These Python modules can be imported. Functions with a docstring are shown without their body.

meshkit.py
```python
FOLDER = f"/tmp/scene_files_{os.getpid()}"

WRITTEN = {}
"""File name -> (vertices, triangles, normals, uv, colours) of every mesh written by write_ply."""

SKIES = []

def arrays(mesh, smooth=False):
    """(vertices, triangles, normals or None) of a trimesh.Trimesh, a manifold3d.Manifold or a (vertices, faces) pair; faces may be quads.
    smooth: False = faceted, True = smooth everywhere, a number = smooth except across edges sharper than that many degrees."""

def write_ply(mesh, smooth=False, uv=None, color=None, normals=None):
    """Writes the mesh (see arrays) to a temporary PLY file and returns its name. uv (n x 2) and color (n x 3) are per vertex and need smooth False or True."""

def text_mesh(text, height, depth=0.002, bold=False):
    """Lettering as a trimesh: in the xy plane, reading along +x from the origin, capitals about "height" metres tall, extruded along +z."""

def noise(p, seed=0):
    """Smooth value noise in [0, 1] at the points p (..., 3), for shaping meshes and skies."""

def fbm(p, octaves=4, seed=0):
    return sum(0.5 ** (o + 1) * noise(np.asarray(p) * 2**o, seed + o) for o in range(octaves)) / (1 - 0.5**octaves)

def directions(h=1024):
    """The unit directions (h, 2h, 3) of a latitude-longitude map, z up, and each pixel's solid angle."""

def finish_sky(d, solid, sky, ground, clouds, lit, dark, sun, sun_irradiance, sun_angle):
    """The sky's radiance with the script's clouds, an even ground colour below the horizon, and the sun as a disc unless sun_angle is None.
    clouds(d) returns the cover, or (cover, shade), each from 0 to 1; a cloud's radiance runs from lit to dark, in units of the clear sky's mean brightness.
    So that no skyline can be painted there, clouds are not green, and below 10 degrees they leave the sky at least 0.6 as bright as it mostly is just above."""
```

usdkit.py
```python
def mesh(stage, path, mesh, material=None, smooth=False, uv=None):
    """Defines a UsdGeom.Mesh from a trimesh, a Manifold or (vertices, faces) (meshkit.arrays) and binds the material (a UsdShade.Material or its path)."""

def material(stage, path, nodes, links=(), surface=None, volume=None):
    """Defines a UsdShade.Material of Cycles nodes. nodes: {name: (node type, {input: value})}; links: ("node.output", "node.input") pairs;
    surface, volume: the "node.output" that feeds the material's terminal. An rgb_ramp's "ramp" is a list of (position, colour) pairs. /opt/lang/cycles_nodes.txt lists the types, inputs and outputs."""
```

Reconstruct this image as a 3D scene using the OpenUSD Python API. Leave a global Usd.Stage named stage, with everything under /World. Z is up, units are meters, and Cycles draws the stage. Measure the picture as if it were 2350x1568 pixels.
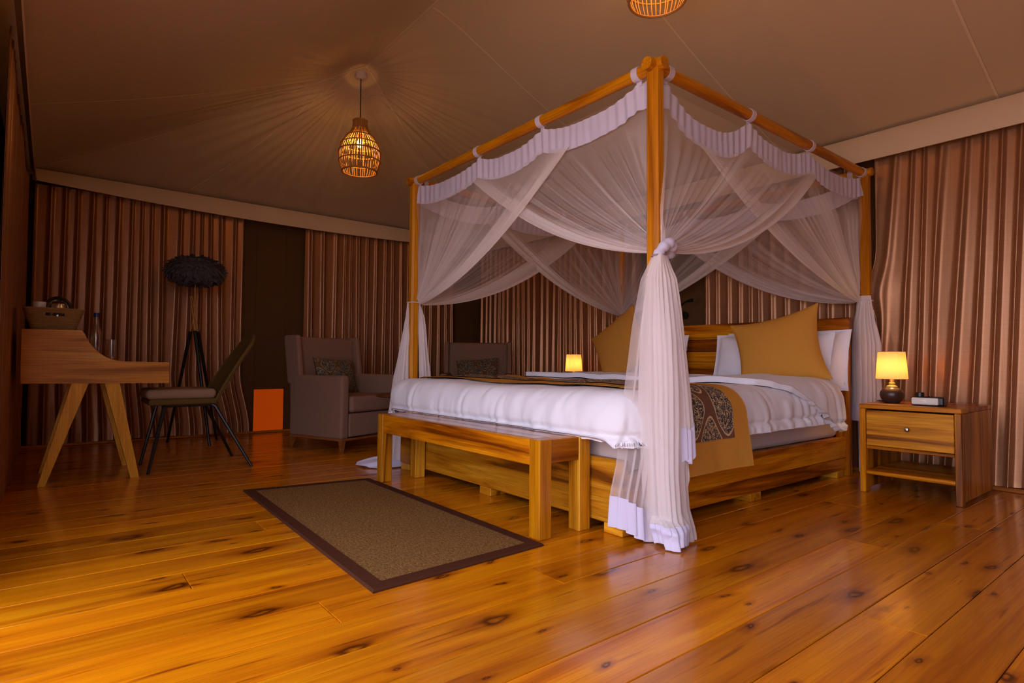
import math, random
import numpy as np, trimesh, usdkit, meshkit
from pxr import Usd, UsdGeom, UsdLux, Gf, Sdf, Vt, UsdShade

stage = Usd.Stage.CreateInMemory()
UsdGeom.SetStageUpAxis(stage, 'Z'); UsdGeom.SetStageMetersPerUnit(stage, 1.0)
UsdGeom.Xform.Define(stage, '/World'); UsdGeom.Scope.Define(stage, '/World/Looks')
rng = np.random.default_rng(7)
PI = math.pi

# ------------------------------------------------------------------ camera, sky, exposure
CAM = np.array([1.638, -2.124, 0.770]); YAW, PITCH, ROLL, FPX = 0.8991, 0.0352, 0.0072, 1333.58
EXPOSURE = 0.0
cam = UsdGeom.Camera.Define(stage, '/World/camera')
fw = np.array([-math.sin(YAW) * math.cos(PITCH), math.cos(YAW) * math.cos(PITCH), math.sin(PITCH)])
rt = np.cross(fw, [0, 0, 1]); rt /= np.linalg.norm(rt); up = np.cross(rt, fw)
r2 = math.cos(ROLL) * rt + math.sin(ROLL) * up; u2 = -math.sin(ROLL) * rt + math.cos(ROLL) * up
cam.AddTransformOp().Set(Gf.Matrix4d(*r2, 0, *u2, 0, *(-fw), 0, *CAM, 1))
cam.CreateHorizontalApertureAttr(36.0); cam.CreateVerticalApertureAttr(36.0 * 1568 / 2350)
cam.CreateFocalLengthAttr(FPX * 36.0 / 2350); cam.CreateClippingRangeAttr(Gf.Vec2f(0.03, 500.0))
cam.CreateExposureAttr(EXPOSURE); cam.CreateFStopAttr(0.0)

sky = UsdLux.DomeLight.Define(stage, '/World/sky')          # even, hazy late-afternoon sky outside the open tent front
sky.CreateIntensityAttr(1.32); sky.CreateColorAttr(Gf.Vec3f(0.865, 0.83, 1.0))
LAMP = 1.0                                                  # scale of all the warm lamps

# ------------------------------------------------------------------ helpers
_used = {}
def numbered(path):
    n = _used.get(path, 0); _used[path] = n + 1
    return path if n == 0 else f'{path}_{n:03d}'
def tag(prim, label=None, cat=None, group=None, kind=None):
    p = prim.GetPrim() if hasattr(prim, 'GetPrim') else prim
    for k, v in (('label', label), ('category', cat), ('group', group), ('kind', kind)):
        if v: p.SetCustomDataByKey(k, v)
    return p
def thing(name, label=None, cat=None, loc=(0, 0, 0), rotz=0.0, group=None, kind=None):
    x = UsdGeom.Xform.Define(stage, numbered('/World/' + name))
    x.AddTranslateOp().Set(Gf.Vec3d(*map(float, loc)))
    if rotz: x.AddRotateZOp().Set(float(rotz))
    return tag(x, label, cat, group, kind)
def part(parent, name, mesh, mat, smooth=35, label=None, kind=None, uv=None, dens=None):
    base = parent.GetPath().pathString if parent is not None else '/World'
    if uv is not None or dens is not None: smooth = True
    m = usdkit.mesh(stage, numbered(base + '/' + name), mesh, M[mat], smooth=smooth, uv=uv)
    if dens is not None:
        UsdGeom.PrimvarsAPI(m).CreatePrimvar('bunching', Sdf.ValueTypeNames.FloatArray, 'vertex').Set(Vt.FloatArray.FromNumpy(np.asarray(dens, np.float32).ravel()))
    tag(m, label, None, None, kind)
    return m.GetPrim()
def copy_of(src, loc, rotz, label, group=None, cat=None):
    d = src.GetCustomData()
    x = thing(src.GetName(), label, cat or d['category'], loc, rotz, group or d.get('group'))
    x.GetReferences().AddInternalReference(src.GetPath()); x.SetInstanceable(True)
    return x
def cat_(*ms): return trimesh.util.concatenate([m for m in ms])
def box(x0, x1, y0, y1, z0, z1, c=0.003):
    lo, hi = np.minimum([x0, y0, z0], [x1, y1, z1]).astype(float), np.maximum([x0, y0, z0], [x1, y1, z1]).astype(float)
    c = min(c, 0.45 * (hi - lo).min()); pts = []
    for sx in (0, 1):
        for sy in (0, 1):
            for sz in (0, 1):
                p = np.where([sx, sy, sz], hi, lo); s = np.where([sx, sy, sz], -c, c)
                for ax in range(3):
                    q = p + s; q[ax] = p[ax]; pts.append(q)
    return trimesh.convex.convex_hull(np.array(pts))
def rbox(x0, x1, y0, y1, z0, z1, r=0.02, n=3):
    """soft box: hull of sphere octants"""
    lo, hi = np.minimum([x0, y0, z0], [x1, y1, z1]).astype(float), np.maximum([x0, y0, z0], [x1, y1, z1]).astype(float)
    r = min(r, 0.49 * (hi - lo).min()); s = trimesh.creation.icosphere(n - 1, r).vertices; pts = []
    for sx in (0, 1):
        for sy in (0, 1):
            for sz in (0, 1): pts.append(s + np.where([sx, sy, sz], hi - r, lo + r))
    return trimesh.convex.convex_hull(np.vstack(pts))
def hull(pts): return trimesh.convex.convex_hull(np.asarray(pts, float))
def leg(a, b, wa, wb=None, ha=None, hb=None):
    """tapered square leg from a to b (horizontal cuts)"""
    wb = wa if wb is None else wb; ha = wa if ha is None else ha; hb = wb if hb is None else hb
    pts = [np.array(a) + [sx * wa / 2, sy * ha / 2, 0] for sx in (-1, 1) for sy in (-1, 1)] + [np.array(b) + [sx * wb / 2, sy * hb / 2, 0] for sx in (-1, 1) for sy in (-1, 1)]
    return hull(pts)
def gridfaces(nu, nv, wrap_u=False):
    i, j = np.meshgrid(np.arange(nu - (0 if wrap_u else 1)), np.arange(nv - 1), indexing='ij')
    i2 = (i + 1) % nu
    return np.stack([i * nv + j, i2 * nv + j, i2 * nv + j + 1, i * nv + j + 1], -1).reshape(-1, 4)
def tri(v, f):
    f = np.asarray(f)
    if f.shape[1] == 4: f = np.vstack([f[:, [0, 1, 2]], f[:, [0, 2, 3]]])
    return trimesh.Trimesh(np.asarray(v, float).reshape(-1, 3), f, process=False)
def sheet(P, wrap_u=False): return tri(P.reshape(-1, 3), gridfaces(P.shape[0], P.shape[1], wrap_u))
def grid_normals(P):
    n = np.cross(np.gradient(P, axis=0), np.gradient(P, axis=1)); return n / np.maximum(np.linalg.norm(n, axis=2, keepdims=True), 1e-9)
def solid(P, th):
    """sheet given thickness th below its normals, closed round its rim"""
    nu, nv = P.shape[:2]; Q = P - grid_normals(P) * th; a = gridfaces(nu, nv); N = nu * nv
    rim = [i * nv for i in range(nu)] + [(nu - 1) * nv + j for j in range(1, nv)] + [i * nv + nv - 1 for i in range(nu - 2, -1, -1)] + [j for j in range(nv - 2, 0, -1)]
    s = [[rim[k], rim[k] + N, rim[(k + 1) % len(rim)] + N, rim[(k + 1) % len(rim)]] for k in range(len(rim))]
    return tri(np.vstack([P.reshape(-1, 3), Q.reshape(-1, 3)]), np.vstack([a, a[:, ::-1] + N, np.array(s)[:, ::-1]]))
def lathe(prof, n=32, center=(0, 0, 0), pleat=None):
    prof = np.asarray(prof, float); t = np.linspace(0, 2 * PI, n, endpoint=False)
    r = np.repeat(prof[None, :, 0], n, 0)
    if pleat is not None: r = r * (1 + pleat(t)[:, None])
    P = np.stack([r * np.cos(t)[:, None], r * np.sin(t)[:, None], np.repeat(prof[None, :, 1], n, 0)], -1) + np.asarray(center, float)
    return sheet(P, True)
def tube(path, r, n=8, closed=False, caps=True):
    p = np.asarray(path, float); k = len(p); r = np.broadcast_to(np.asarray(r, float), (k,))
    d = np.roll(p, -1, 0) - np.roll(p, 1, 0) if closed else np.gradient(p, axis=0)
    d /= np.maximum(np.linalg.norm(d, axis=1, keepdims=True), 1e-12)
    a = np.cross(d[0], [0, 0, 1.0]); a = np.cross(d[0], [1.0, 0, 0]) if np.linalg.norm(a) < 1e-3 else a
    A = np.zeros((k, 3))
    for i in range(k):
        a = a - d[i] * (a @ d[i]); a /= np.linalg.norm(a); A[i] = a
    B = np.cross(d, A); t = np.linspace(0, 2 * PI, n, endpoint=False)
    P = p[:, None] + r[:, None, None] * (np.cos(t)[None, :, None] * A[:, None] + np.sin(t)[None, :, None] * B[:, None])
    ii = k if closed else k - 1; f = []
    for i in range(ii):
        i2 = (i + 1) % k
        for j in range(n):
            j2 = (j + 1) % n; f.append([i * n + j, i * n + j2, i2 * n + j2, i2 * n + j])
    v, f = P.reshape(-1, 3), np.array(f); f = np.vstack([f[:, [0, 1, 2]], f[:, [0, 2, 3]]])
    if caps and not closed:
        c = np.array([[k * n, (j + 1) % n, j] for j in range(n)] + [[k * n + 1, (k - 1) * n + j, (k - 1) * n + (j + 1) % n] for j in range(n)])
        v, f = np.vstack([v, p[0], p[-1]]), np.vstack([f, c])
    return trimesh.Trimesh(v, f, process=False)
def rod(a, b, ra, rb=None, n=10): return tube([a, (np.array(a) + np.array(b)) / 2, b], [ra, (ra + (rb or ra)) / 2, rb or ra], n)
def noise1(x, seed=0): x = np.asarray(x, float); return meshkit.noise(np.stack([x, x * 0 + 0.37, x * 0 + 0.71], -1), seed) * 2 - 1
def noise2(x, y, seed=0): x, y = np.broadcast_arrays(np.asarray(x, float), np.asarray(y, float)); return meshkit.noise(np.stack([x, y, x * 0 + 0.5], -1), seed) * 2 - 1
def sstep(a, b, x): t = np.clip((x - a) / (b - a), 0, 1); return t * t * (3 - 2 * t)
def extrude_yz(poly, x0, x1):
    from shapely.geometry import Polygon
    m = trimesh.creation.extrude_polygon(Polygon(poly), abs(x1 - x0), engine='earcut')   # (a,b) -> y,z ; extruded along x
    v = m.vertices; m.vertices = np.stack([v[:, 2] + min(x0, x1), v[:, 0], v[:, 1]], 1); return m

# ------------------------------------------------------------------ materials
M = {}
def mat(name, nodes, links=(), surface='p.BSDF'): M[name] = usdkit.material(stage, '/World/Looks/' + name, nodes, list(links), surface=surface)
def plain(name, col, rough=0.5, **kw): mat(name, {'p': ('principled_bsdf', dict(base_color=col, roughness=rough, **kw))})
def wood(name, axis, ramp, rough=0.35, across=7.5, along=0.6, coat=0.0, fine=0.35, knots=False, spec=0.5, bump=0.12):
    sc = [across] * 3; sc['xyz'.index(axis)] = along
    sf = [190.0] * 3; sf['xyz'.index(axis)] = 4.0
    nodes = {'tc': ('texture_coordinate', {}), 'oi': ('object_info', {}), 'ro': ('math', dict(math_type='multiply', value2=37.0)),
             'cx': ('combine_xyz', {}), 'm1': ('mapping', dict(scale=tuple(sc))), 'm2': ('mapping', dict(scale=tuple(sf))),
             'n1': ('noise_texture', dict(scale=1.0, detail=4.0, roughness=0.5, distortion=1.5)),
             'n2': ('noise_texture', dict(scale=1.0, detail=2.0, roughness=0.6)),
             'r1': ('rgb_ramp', {'ramp': ramp}), 'r2': ('rgb_ramp', {'ramp': [(0.3, (1 - fine,) * 3), (0.62, (1, 1, 1))]}),
             'tone': ('rgb_ramp', {'ramp': [(0, (0.74, 0.72, 0.70)), (0.5, (0.95, 0.94, 0.92)), (1, (1.12, 1.1, 1.0))]}),
             'x1': ('mix', dict(mix_type='multiply', fac=1.0)), 'x2': ('mix', dict(mix_type='multiply', fac=1.0)),
             'b': ('bump', dict(strength=bump, distance=0.002)),
             'p': ('principled_bsdf', dict(roughness=rough, specular_ior_level=spec, specular_tint=(1.0, 0.74, 0.48), coat_weight=coat, coat_roughness=0.14))}
    links = [('oi.random', 'ro.value1'), ('ro.value', 'cx.x'), ('ro.value', 'cx.y'), ('ro.value', 'cx.z'), ('cx.vector', 'm1.location'), ('cx.vector', 'm2.location'),
             ('tc.object', 'm1.vector'), ('tc.object', 'm2.vector'), ('m1.vector', 'n1.vector'), ('m2.vector', 'n2.vector'), ('n1.fac', 'r1.fac'), ('n2.fac', 'r2.fac'),
             ('r1.color', 'x1.color1'), ('r2.color', 'x1.color2'), ('oi.random', 'tone.fac'), ('x1.color', 'x2.color1'), ('tone.color', 'x2.color2'),
             ('n2.fac', 'b.height'), ('b.normal', 'p.normal')]
    last = 'x2.color'
    if knots:
        k1 = [6.6, 6.6, 6.6]; k1['xyz'.index(axis)] = 2.5
        k2 = [46.0] * 3; k2['xyz'.index(axis)] = 2.6
        nodes |= {'mk': ('mapping', dict(scale=tuple(k1))), 'nd': ('noise_texture', dict(scale=2.6, detail=3.0)), 'vd': ('mix', dict(mix_type='linear_light', fac=0.17)),
                  'v': ('voronoi_texture', dict(scale=1.0, randomness=1.0, dimensions='2D')), 'sz': ('math', dict(math_type='multiply_add', value2=2.2, value3=0.62)), 'ds': ('math', dict(math_type='multiply')),
                  'kr': ('rgb_ramp', {'ramp': [(0.0, (0.62, 0.62, 0.8)), (0.035, (0.45, 0.36, 0.3)), (0.06, (0.11, 0.055, 0.03)), (0.085, (0.26, 0.16, 0.1)), (0.13, (0.68, 0.56, 0.44)), (0.30, (1, 1, 1))]}),
                  'sc': ('separate_color', {}), 'gt': ('math', dict(math_type='greater_than', value2=0.38)), 'x3': ('mix', dict(mix_type='multiply')),
                  'mf': ('mapping', dict(scale=tuple(k2))), 'nf': ('noise_texture', dict(scale=1.0, detail=2.0)), 'fr': ('rgb_ramp', {'ramp': [(0.64, (1, 1, 1)), (0.70, (0.62, 0.5, 0.42)), (0.78, (0.34, 0.22, 0.16))]}), 'x4': ('mix', dict(mix_type='multiply', fac=0.85))}
        links += [('cx.vector', 'mk.location'), ('tc.object', 'mk.vector'), ('mk.vector', 'nd.vector'), ('mk.vector', 'vd.color1'), ('nd.color', 'vd.color2'), ('vd.color', 'v.vector'), ('v.color', 'sc.color'), ('sc.g', 'sz.value1'), ('sz.value', 'ds.value1'), ('v.distance', 'ds.value2'), ('ds.value', 'kr.fac'),
                  ('sc.r', 'gt.value1'), ('gt.value', 'x3.fac'), ('x2.color', 'x3.color1'), ('kr.color', 'x3.color2'), ('cx.vector', 'mf.location'), ('tc.object', 'mf.vector'), ('mf.vector', 'nf.vector'), ('nf.fac', 'fr.fac'), ('x3.color', 'x4.color1'), ('fr.color', 'x4.color2')]
        last = 'x4.color'
    mat(name, nodes, links + [(last, 'p.base_color')])
TEAK = [(0.36, (0.17, 0.034, 0.0008)), (0.44, (0.38, 0.098, 0.0012)), (0.52, (0.58, 0.188, 0.0025)), (0.64, (0.74, 0.29, 0.006))]
PALE = [(0.35, (0.20, 0.055, 0.002)), (0.42, (0.52, 0.18, 0.005)), (0.53, (0.72, 0.295, 0.010)), (0.66, (0.84, 0.41, 0.03))]
FLOOR = [(0.28, (0.46, 0.11, 0.0012)), (0.45, (0.64, 0.19, 0.0015)), (0.6, (0.75, 0.255, 0.002)), (0.78, (0.84, 0.34, 0.005))]
HONEY = [(0.30, (0.34, 0.095, 0.001)), (0.44, (0.60, 0.205, 0.002)), (0.58, (0.72, 0.275, 0.003)), (0.74, (0.80, 0.34, 0.006))]
for ax in 'xyz':
    wood('honey_teak_' + ax, ax, HONEY, 0.34)
    wood('teak_' + ax, ax, TEAK, 0.34)
    wood('pale_wood_' + ax, ax, PALE, 0.40, across=9.0, along=0.7)
wood('teak_top', 'x', TEAK, 0.30, coat=0.5)
wood('floor_board', 'y', FLOOR, 0.26, across=11.0, along=0.55, coat=0.45, knots=True, fine=0.22, bump=0.05)
wood('desk_wood', 'y', [(0.32, (0.30, 0.09, 0.010)), (0.45, (0.58, 0.22, 0.026)), (0.6, (0.72, 0.32, 0.05)), (0.75, (0.80, 0.42, 0.11))], 0.45)
wood('desk_wood_x', 'x', [(0.32, (0.30, 0.09, 0.010)), (0.45, (0.58, 0.22, 0.026)), (0.6, (0.72, 0.32, 0.05)), (0.75, (0.80, 0.42, 0.11))], 0.45)
wood('leg_wood_z', 'z', [(0.3, (0.62, 0.23, 0.005)), (0.6, (0.82, 0.38, 0.014))], 0.42)
wood('dark_wood', 'x', [(0.3, (0.06, 0.018, 0.005)), (0.7, (0.16, 0.055, 0.015))], 0.4)
wood('red_wood', 'x', [(0.3, (0.20, 0.06, 0.015)), (0.7, (0.34, 0.11, 0.025))], 0.4)

def cloth(name, col, rough=0.85, weave=900.0, bump=0.25, sheen=0.2, var=0.12, trans=0.0, spec=0.25):
    dark = tuple(c * (1 - var) for c in col)
    nodes = {'tc': ('texture_coordinate', {}), 'n': ('noise_texture', dict(scale=weave, detail=1.0)), 'n2': ('noise_texture', dict(scale=5.0, detail=3.0)),
             'r': ('rgb_ramp', {'ramp': [(0.3, dark), (0.7, col)]}), 'b': ('bump', dict(strength=bump, distance=0.001)),
             'p': ('principled_bsdf', dict(roughness=rough, sheen_weight=sheen, specular_ior_level=spec)), 't': ('translucent_bsdf', dict(color=col)), 'mx': ('mix_closure', dict(fac=trans))}
    mat(name, nodes, [('tc.object', 'n.vector'), ('tc.object', 'n2.vector'), ('n2.fac' if weave > 600 else 'n.fac', 'r.fac'), ('r.color', 'p.base_color'), ('n.fac', 'b.height'), ('b.normal', 'p.normal'), ('p.BSDF', 'mx.closure1'), ('t.BSDF', 'mx.closure2')], 'mx.closure')
cloth('white_linen', (0.82, 0.81, 0.88), 0.8, 700, 0.15, 0.1, 0.03)
cloth('white_cotton', (0.80, 0.76, 0.95), 0.85, 800, 0.12, 0.1, 0.03, trans=0.25)
cloth('mustard', (0.64, 0.295, 0.048), 0.85, 420, 0.5, 0.0, 0.16, spec=0.1)
cloth('mattress_cloth', (0.62, 0.50, 0.47), 0.85, 600, 0.15, 0.1, 0.05)
cloth('sofa_cloth', (0.27, 0.155, 0.105), 0.9, 330, 0.5, 0.0, 0.2, spec=0.1)
cloth('chair_seat_cloth', (0.30, 0.19, 0.12), 0.9, 400, 0.4, 0.0, 0.15, spec=0.1)
cloth('olive_cloth', (0.14, 0.08, 0.02), 0.85, 300, 0.6, 0.0, 0.3, spec=0.1)
cloth('canvas', (0.61, 0.47, 0.325), 0.9, 500, 0.1, 0.0, 0.05, spec=0.1)
cloth('canvas_band', (0.70, 0.54, 0.38), 0.9, 500, 0.1, 0.0, 0.05, spec=0.1)
cloth('brown_canvas', (0.13, 0.064, 0.024), 0.9, 400, 0.2, 0.0, 0.15, spec=0.1)
cloth('rug_border', (0.080, 0.028, 0.014), 0.9, 300, 0.5, 0.0, 0.2, spec=0.05)
# sisal weave of the rug
mat('sisal', {'tc': ('texture_coordinate', {}), 'm': ('mapping', dict(scale=(60, 110, 1), rotation=(0, 0, 0.0))), 'n': ('noise_texture', dict(scale=1.0, detail=2.0, roughness=0.7)), 'n2': ('noise_texture', dict(scale=210.0, detail=1.0)),
              'mx': ('mix', dict(mix_type='mix', fac=0.5)), 'r': ('rgb_ramp', {'ramp': [(0.34, (0.10, 0.045, 0.012)), (0.5, (0.20, 0.105, 0.034)), (0.66, (0.32, 0.19, 0.075))]}), 'b': ('bump', dict(strength=0.8, distance=0.003)), 'p': ('principled_bsdf', dict(roughness=0.95, specular_ior_level=0.03))},
    [('tc.object', 'm.vector'), ('m.vector', 'n.vector'), ('tc.object', 'n2.vector'), ('n.fac', 'mx.color1'), ('n2.fac', 'mx.color2'), ('mx.color', 'r.fac'), ('mx.color', 'b.height'), ('r.color', 'p.base_color'), ('b.normal', 'p.normal')])
# satin curtain, horizontal slub streaks in the weave
mat('satin', {'tc': ('texture_coordinate', {}), 'm': ('mapping', dict(scale=(3, 3, 260))), 'n': ('noise_texture', dict(scale=1.0, detail=2.0)), 'm2': ('mapping', dict(scale=(120, 120, 1.5))), 'n2': ('noise_texture', dict(scale=1.0, detail=2.0)),
              'a': ('mix', dict(mix_type='mix', fac=0.5)), 'r': ('rgb_ramp', {'ramp': [(0.3, (0.345, 0.155, 0.068)), (0.7, (0.42, 0.205, 0.10))]}), 'b': ('bump', dict(strength=0.03, distance=0.002)),
              'p': ('principled_bsdf', dict(roughness=0.37, metallic=0.58, specular_ior_level=0.8, specular_tint=(1.0, 0.86, 0.76)))},
    [('tc.object', 'm.vector'), ('m.vector', 'n.vector'), ('tc.object', 'm2.vector'), ('m2.vector', 'n2.vector'), ('n.fac', 'a.color1'), ('n2.fac', 'a.color2'), ('a.color', 'r.fac'), ('r.color', 'p.base_color'), ('a.color', 'b.height'), ('b.normal', 'p.normal')])
# mosquito netting: threads cover part of the surface, more where the cloth is bunched (the mesh's own "bunching")
mat('netting', {'at': ('attribute', dict(attribute='bunching')), 't': ('transparent_bsdf', {}), 'd': ('diffuse_bsdf', dict(color=(0.92, 0.85, 0.85))), 'tr': ('translucent_bsdf', dict(color=(0.92, 0.85, 0.85))),
                'm1': ('mix_closure', dict(fac=0.38)), 'm2': ('mix_closure', {})},
    [('d.BSDF', 'm1.closure1'), ('tr.BSDF', 'm1.closure2'), ('at.fac', 'm2.fac'), ('t.BSDF', 'm2.closure1'), ('m1.closure', 'm2.closure2')], 'm2.closure')
# ogee medallion print; st in metres
def ogee(name, pu, pv, ground, line, mid, dark, off=(0.0, 0.0)):
    nodes = {'uv': ('uvmap', dict(attribute='st')), 's': ('separate_xyz', {}), 'mu': ('math', dict(math_type='multiply_add', value2=2 * PI / pu, value3=off[0])), 'mv': ('math', dict(math_type='multiply_add', value2=2 * PI / pv, value3=off[1])),
             'cu': ('math', dict(math_type='cosine')), 'cv': ('math', dict(math_type='cosine')), 'pr': ('math', dict(math_type='add')), 'hf': ('math', dict(math_type='multiply', value2=0.5)), 'ab': ('math', dict(math_type='absolute')),
             'gn': ('rgb_ramp', {'ramp': [(0, ground), (0.14, ground), (0.145, line), (0.20, line), (0.205, dark), (1, dark)], 'interpolate': False}),
             'v': ('voronoi_texture', dict(scale=62.0, feature='distance_to_edge')), 'n': ('noise_texture', dict(scale=75.0, detail=2.0, distortion=1.5)), 'vr': ('rgb_ramp', {'ramp': [(0.40, dark), (0.47, mid), (0.52, dark), (0.58, line)], 'interpolate': True}),
             'ins': ('math', dict(math_type='greater_than', value2=0.215)), 'x': ('mix', dict(mix_type='mix')), 'p': ('principled_bsdf', dict(roughness=0.85, specular_ior_level=0.2))}
    mat(name, nodes, [('uv.UV', 's.vector'), ('s.x', 'mu.value1'), ('s.y', 'mv.value1'), ('mu.value', 'cu.value1'), ('mv.value', 'cv.value1'), ('cu.value', 'pr.value1'), ('cv.value', 'pr.value2'), ('pr.value', 'hf.value1'), ('hf.value', 'ab.value1'), ('ab.value', 'gn.fac'),
                      ('uv.UV', 'n.vector'), ('n.fac', 'vr.fac'), ('ab.value', 'ins.value1'), ('ins.value', 'x.fac'), ('gn.color', 'x.color1'), ('vr.color', 'x.color2'), ('x.color', 'p.base_color')])
ogee('runner_print', 0.29, 0.42, (0.16, 0.075, 0.045), (0.62, 0.44, 0.24), (0.19, 0.165, 0.15), (0.02, 0.02, 0.022), (0.3, 0.5))
ogee('cushion_print', 0.19, 0.22, (0.11, 0.058, 0.025), (0.30, 0.20, 0.09), (0.10, 0.10, 0.10), (0.025, 0.03, 0.035), (0.5, 0.6))
plain('black_metal', (0.012, 0.012, 0.014), 0.4, metallic=0.3); plain('brass', (0.70, 0.42, 0.12), 0.4, metallic=0.55); plain('chrome', (0.6, 0.58, 0.56), 0.18, metallic=1.0)
plain('black_plastic', (0.01, 0.01, 0.012), 0.35); plain('white_plastic', (0.75, 0.72, 0.66), 0.4); plain('blue_plastic', (0.01, 0.02, 0.10), 0.4)
plain('ceramic', (0.055, 0.026, 0.018), 0.3); plain('rose_plastic', (0.62, 0.52, 0.50), 0.5); plain('string', (0.32, 0.26, 0.26), 0.8); plain('subfloor', (0.02, 0.008, 0.003), 0.9)
plain('rattan', (0.42, 0.20, 0.05), 0.55); plain('earth', (0.58, 0.44, 0.30), 0.95); plain('glass', (1, 1, 1), 0.02, transmission_weight=1.0, ior=1.45)
plain('dark_recess', (0.02, 0.012, 0.008), 0.9); plain('wicker', (0.30, 0.165, 0.05), 0.7); plain('seam_cloth', (0.70, 0.56, 0.40), 0.9); plain('feather', (0.085, 0.078, 0.090), 0.9, sheen_weight=0.1)
mat('shade_cloth', {'d': ('diffuse_bsdf', dict(color=(0.78, 0.62, 0.45))), 't': ('translucent_bsdf', dict(color=(0.85, 0.66, 0.40))), 'm': ('mix_closure', dict(fac=0.6))}, [('d.BSDF', 'm.closure1'), ('t.BSDF', 'm.closure2')], 'm.closure')
def glow(name, col, s): mat(name, {'e': ('emission', dict(color=col, strength=s))}, surface='e.emission')
glow('table_bulb', (1.0, 0.60, 0.20), 118.0 * LAMP); glow('pendant_bulb', (1.0, 0.50, 0.12), 190.0 * LAMP)
# daylight coming through an orange cloth that covers a low opening of the tent wall
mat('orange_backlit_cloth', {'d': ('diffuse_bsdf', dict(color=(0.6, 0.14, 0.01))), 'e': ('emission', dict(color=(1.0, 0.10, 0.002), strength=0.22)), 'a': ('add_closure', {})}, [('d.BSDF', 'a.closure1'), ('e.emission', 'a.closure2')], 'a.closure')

# ------------------------------------------------------------------ the tent
XB, XR, YL, YH = -4.98, 3.6, -2.42, 2.56          # back wall, right wall, front (left in the picture), head wall
ZW, ZR = 2.40, 3.37; AX, AY, BX = -3.02, -0.05, 1.7  # eaves, ridge; first apex, ridge y, second apex
fl = thing('floor', kind='structure')
k0 = int(math.floor((XB - 0.514) / 0.183)); k1 = int(math.ceil((XR - 0.514) / 0.183))
for k in range(k0, k1):
    x0, y = 0.514 + 0.183 * k, -3.1 - rng.uniform(0, 3.5)
    while y < YH:
        y1 = y + rng.uniform(4.2, 6.0); a, b = max(y, -3.1), min(y1, YH + 0.02)
        if b - a > 0.05: part(fl, 'plank', box(x0 + 0.0012, x0 + 0.1818, a + 0.001, b - 0.001, -0.024, rng.uniform(-0.0008, 0.0), 0.0022), 'floor_board', smooth=False)
        y = y1
part(fl, 'subfloor', box(XB, XR, -3.1, YH, -0.08, -0.025), 'subfloor')
g = part(None, 'ground', box(-40, 40, -60, 40, -0.60, -0.55), 'earth'); tag(g, kind='structure')

FX = -0.85                                             # the open front starts here
# roof: hipped canvas with slack creases running out of the apex where the lamp hangs
def roof_z(x, y):
    hx = np.where(x < AX, (x - XB) / (AX - XB), np.where(x > BX, (XR - x) / (XR - BX), 1.0))
    hy = np.where(y > AY, (YH - y) / (YH - AY), (y - YL) / (AY - YL))
    k = 26.0; h = -np.log(np.exp(-k * hx) + np.exp(-k * hy) + np.exp(-k)) / k
    z = ZW + (ZR - ZW) * h
    z = z - 0.07 * np.clip(h * (1 - h) * 4, 0, 1)                     # sag
    r = np.hypot(x - AX + 0.2, y - AY); th = np.arctan2(y - AY, x - AX + 0.2)
    amp = 0.016 * sstep(0.08, 0.45, r) * np.exp(-r / 0.95)
    side = 0.22 + 0.78 * sstep(-0.6, 0.8, np.cos(th - 3.0))
    w = np.sin(34 * th + 3 * noise1(th * 4, 3)) * (0.5 + 0.5 * noise1(th * 5, 5)) + 0.6 * np.sin(61 * th + 2 * noise1(th * 6, 9))
    return z + amp * side * w + 0.012 * noise2(x * 0.9, y * 0.9, 4)
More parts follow.
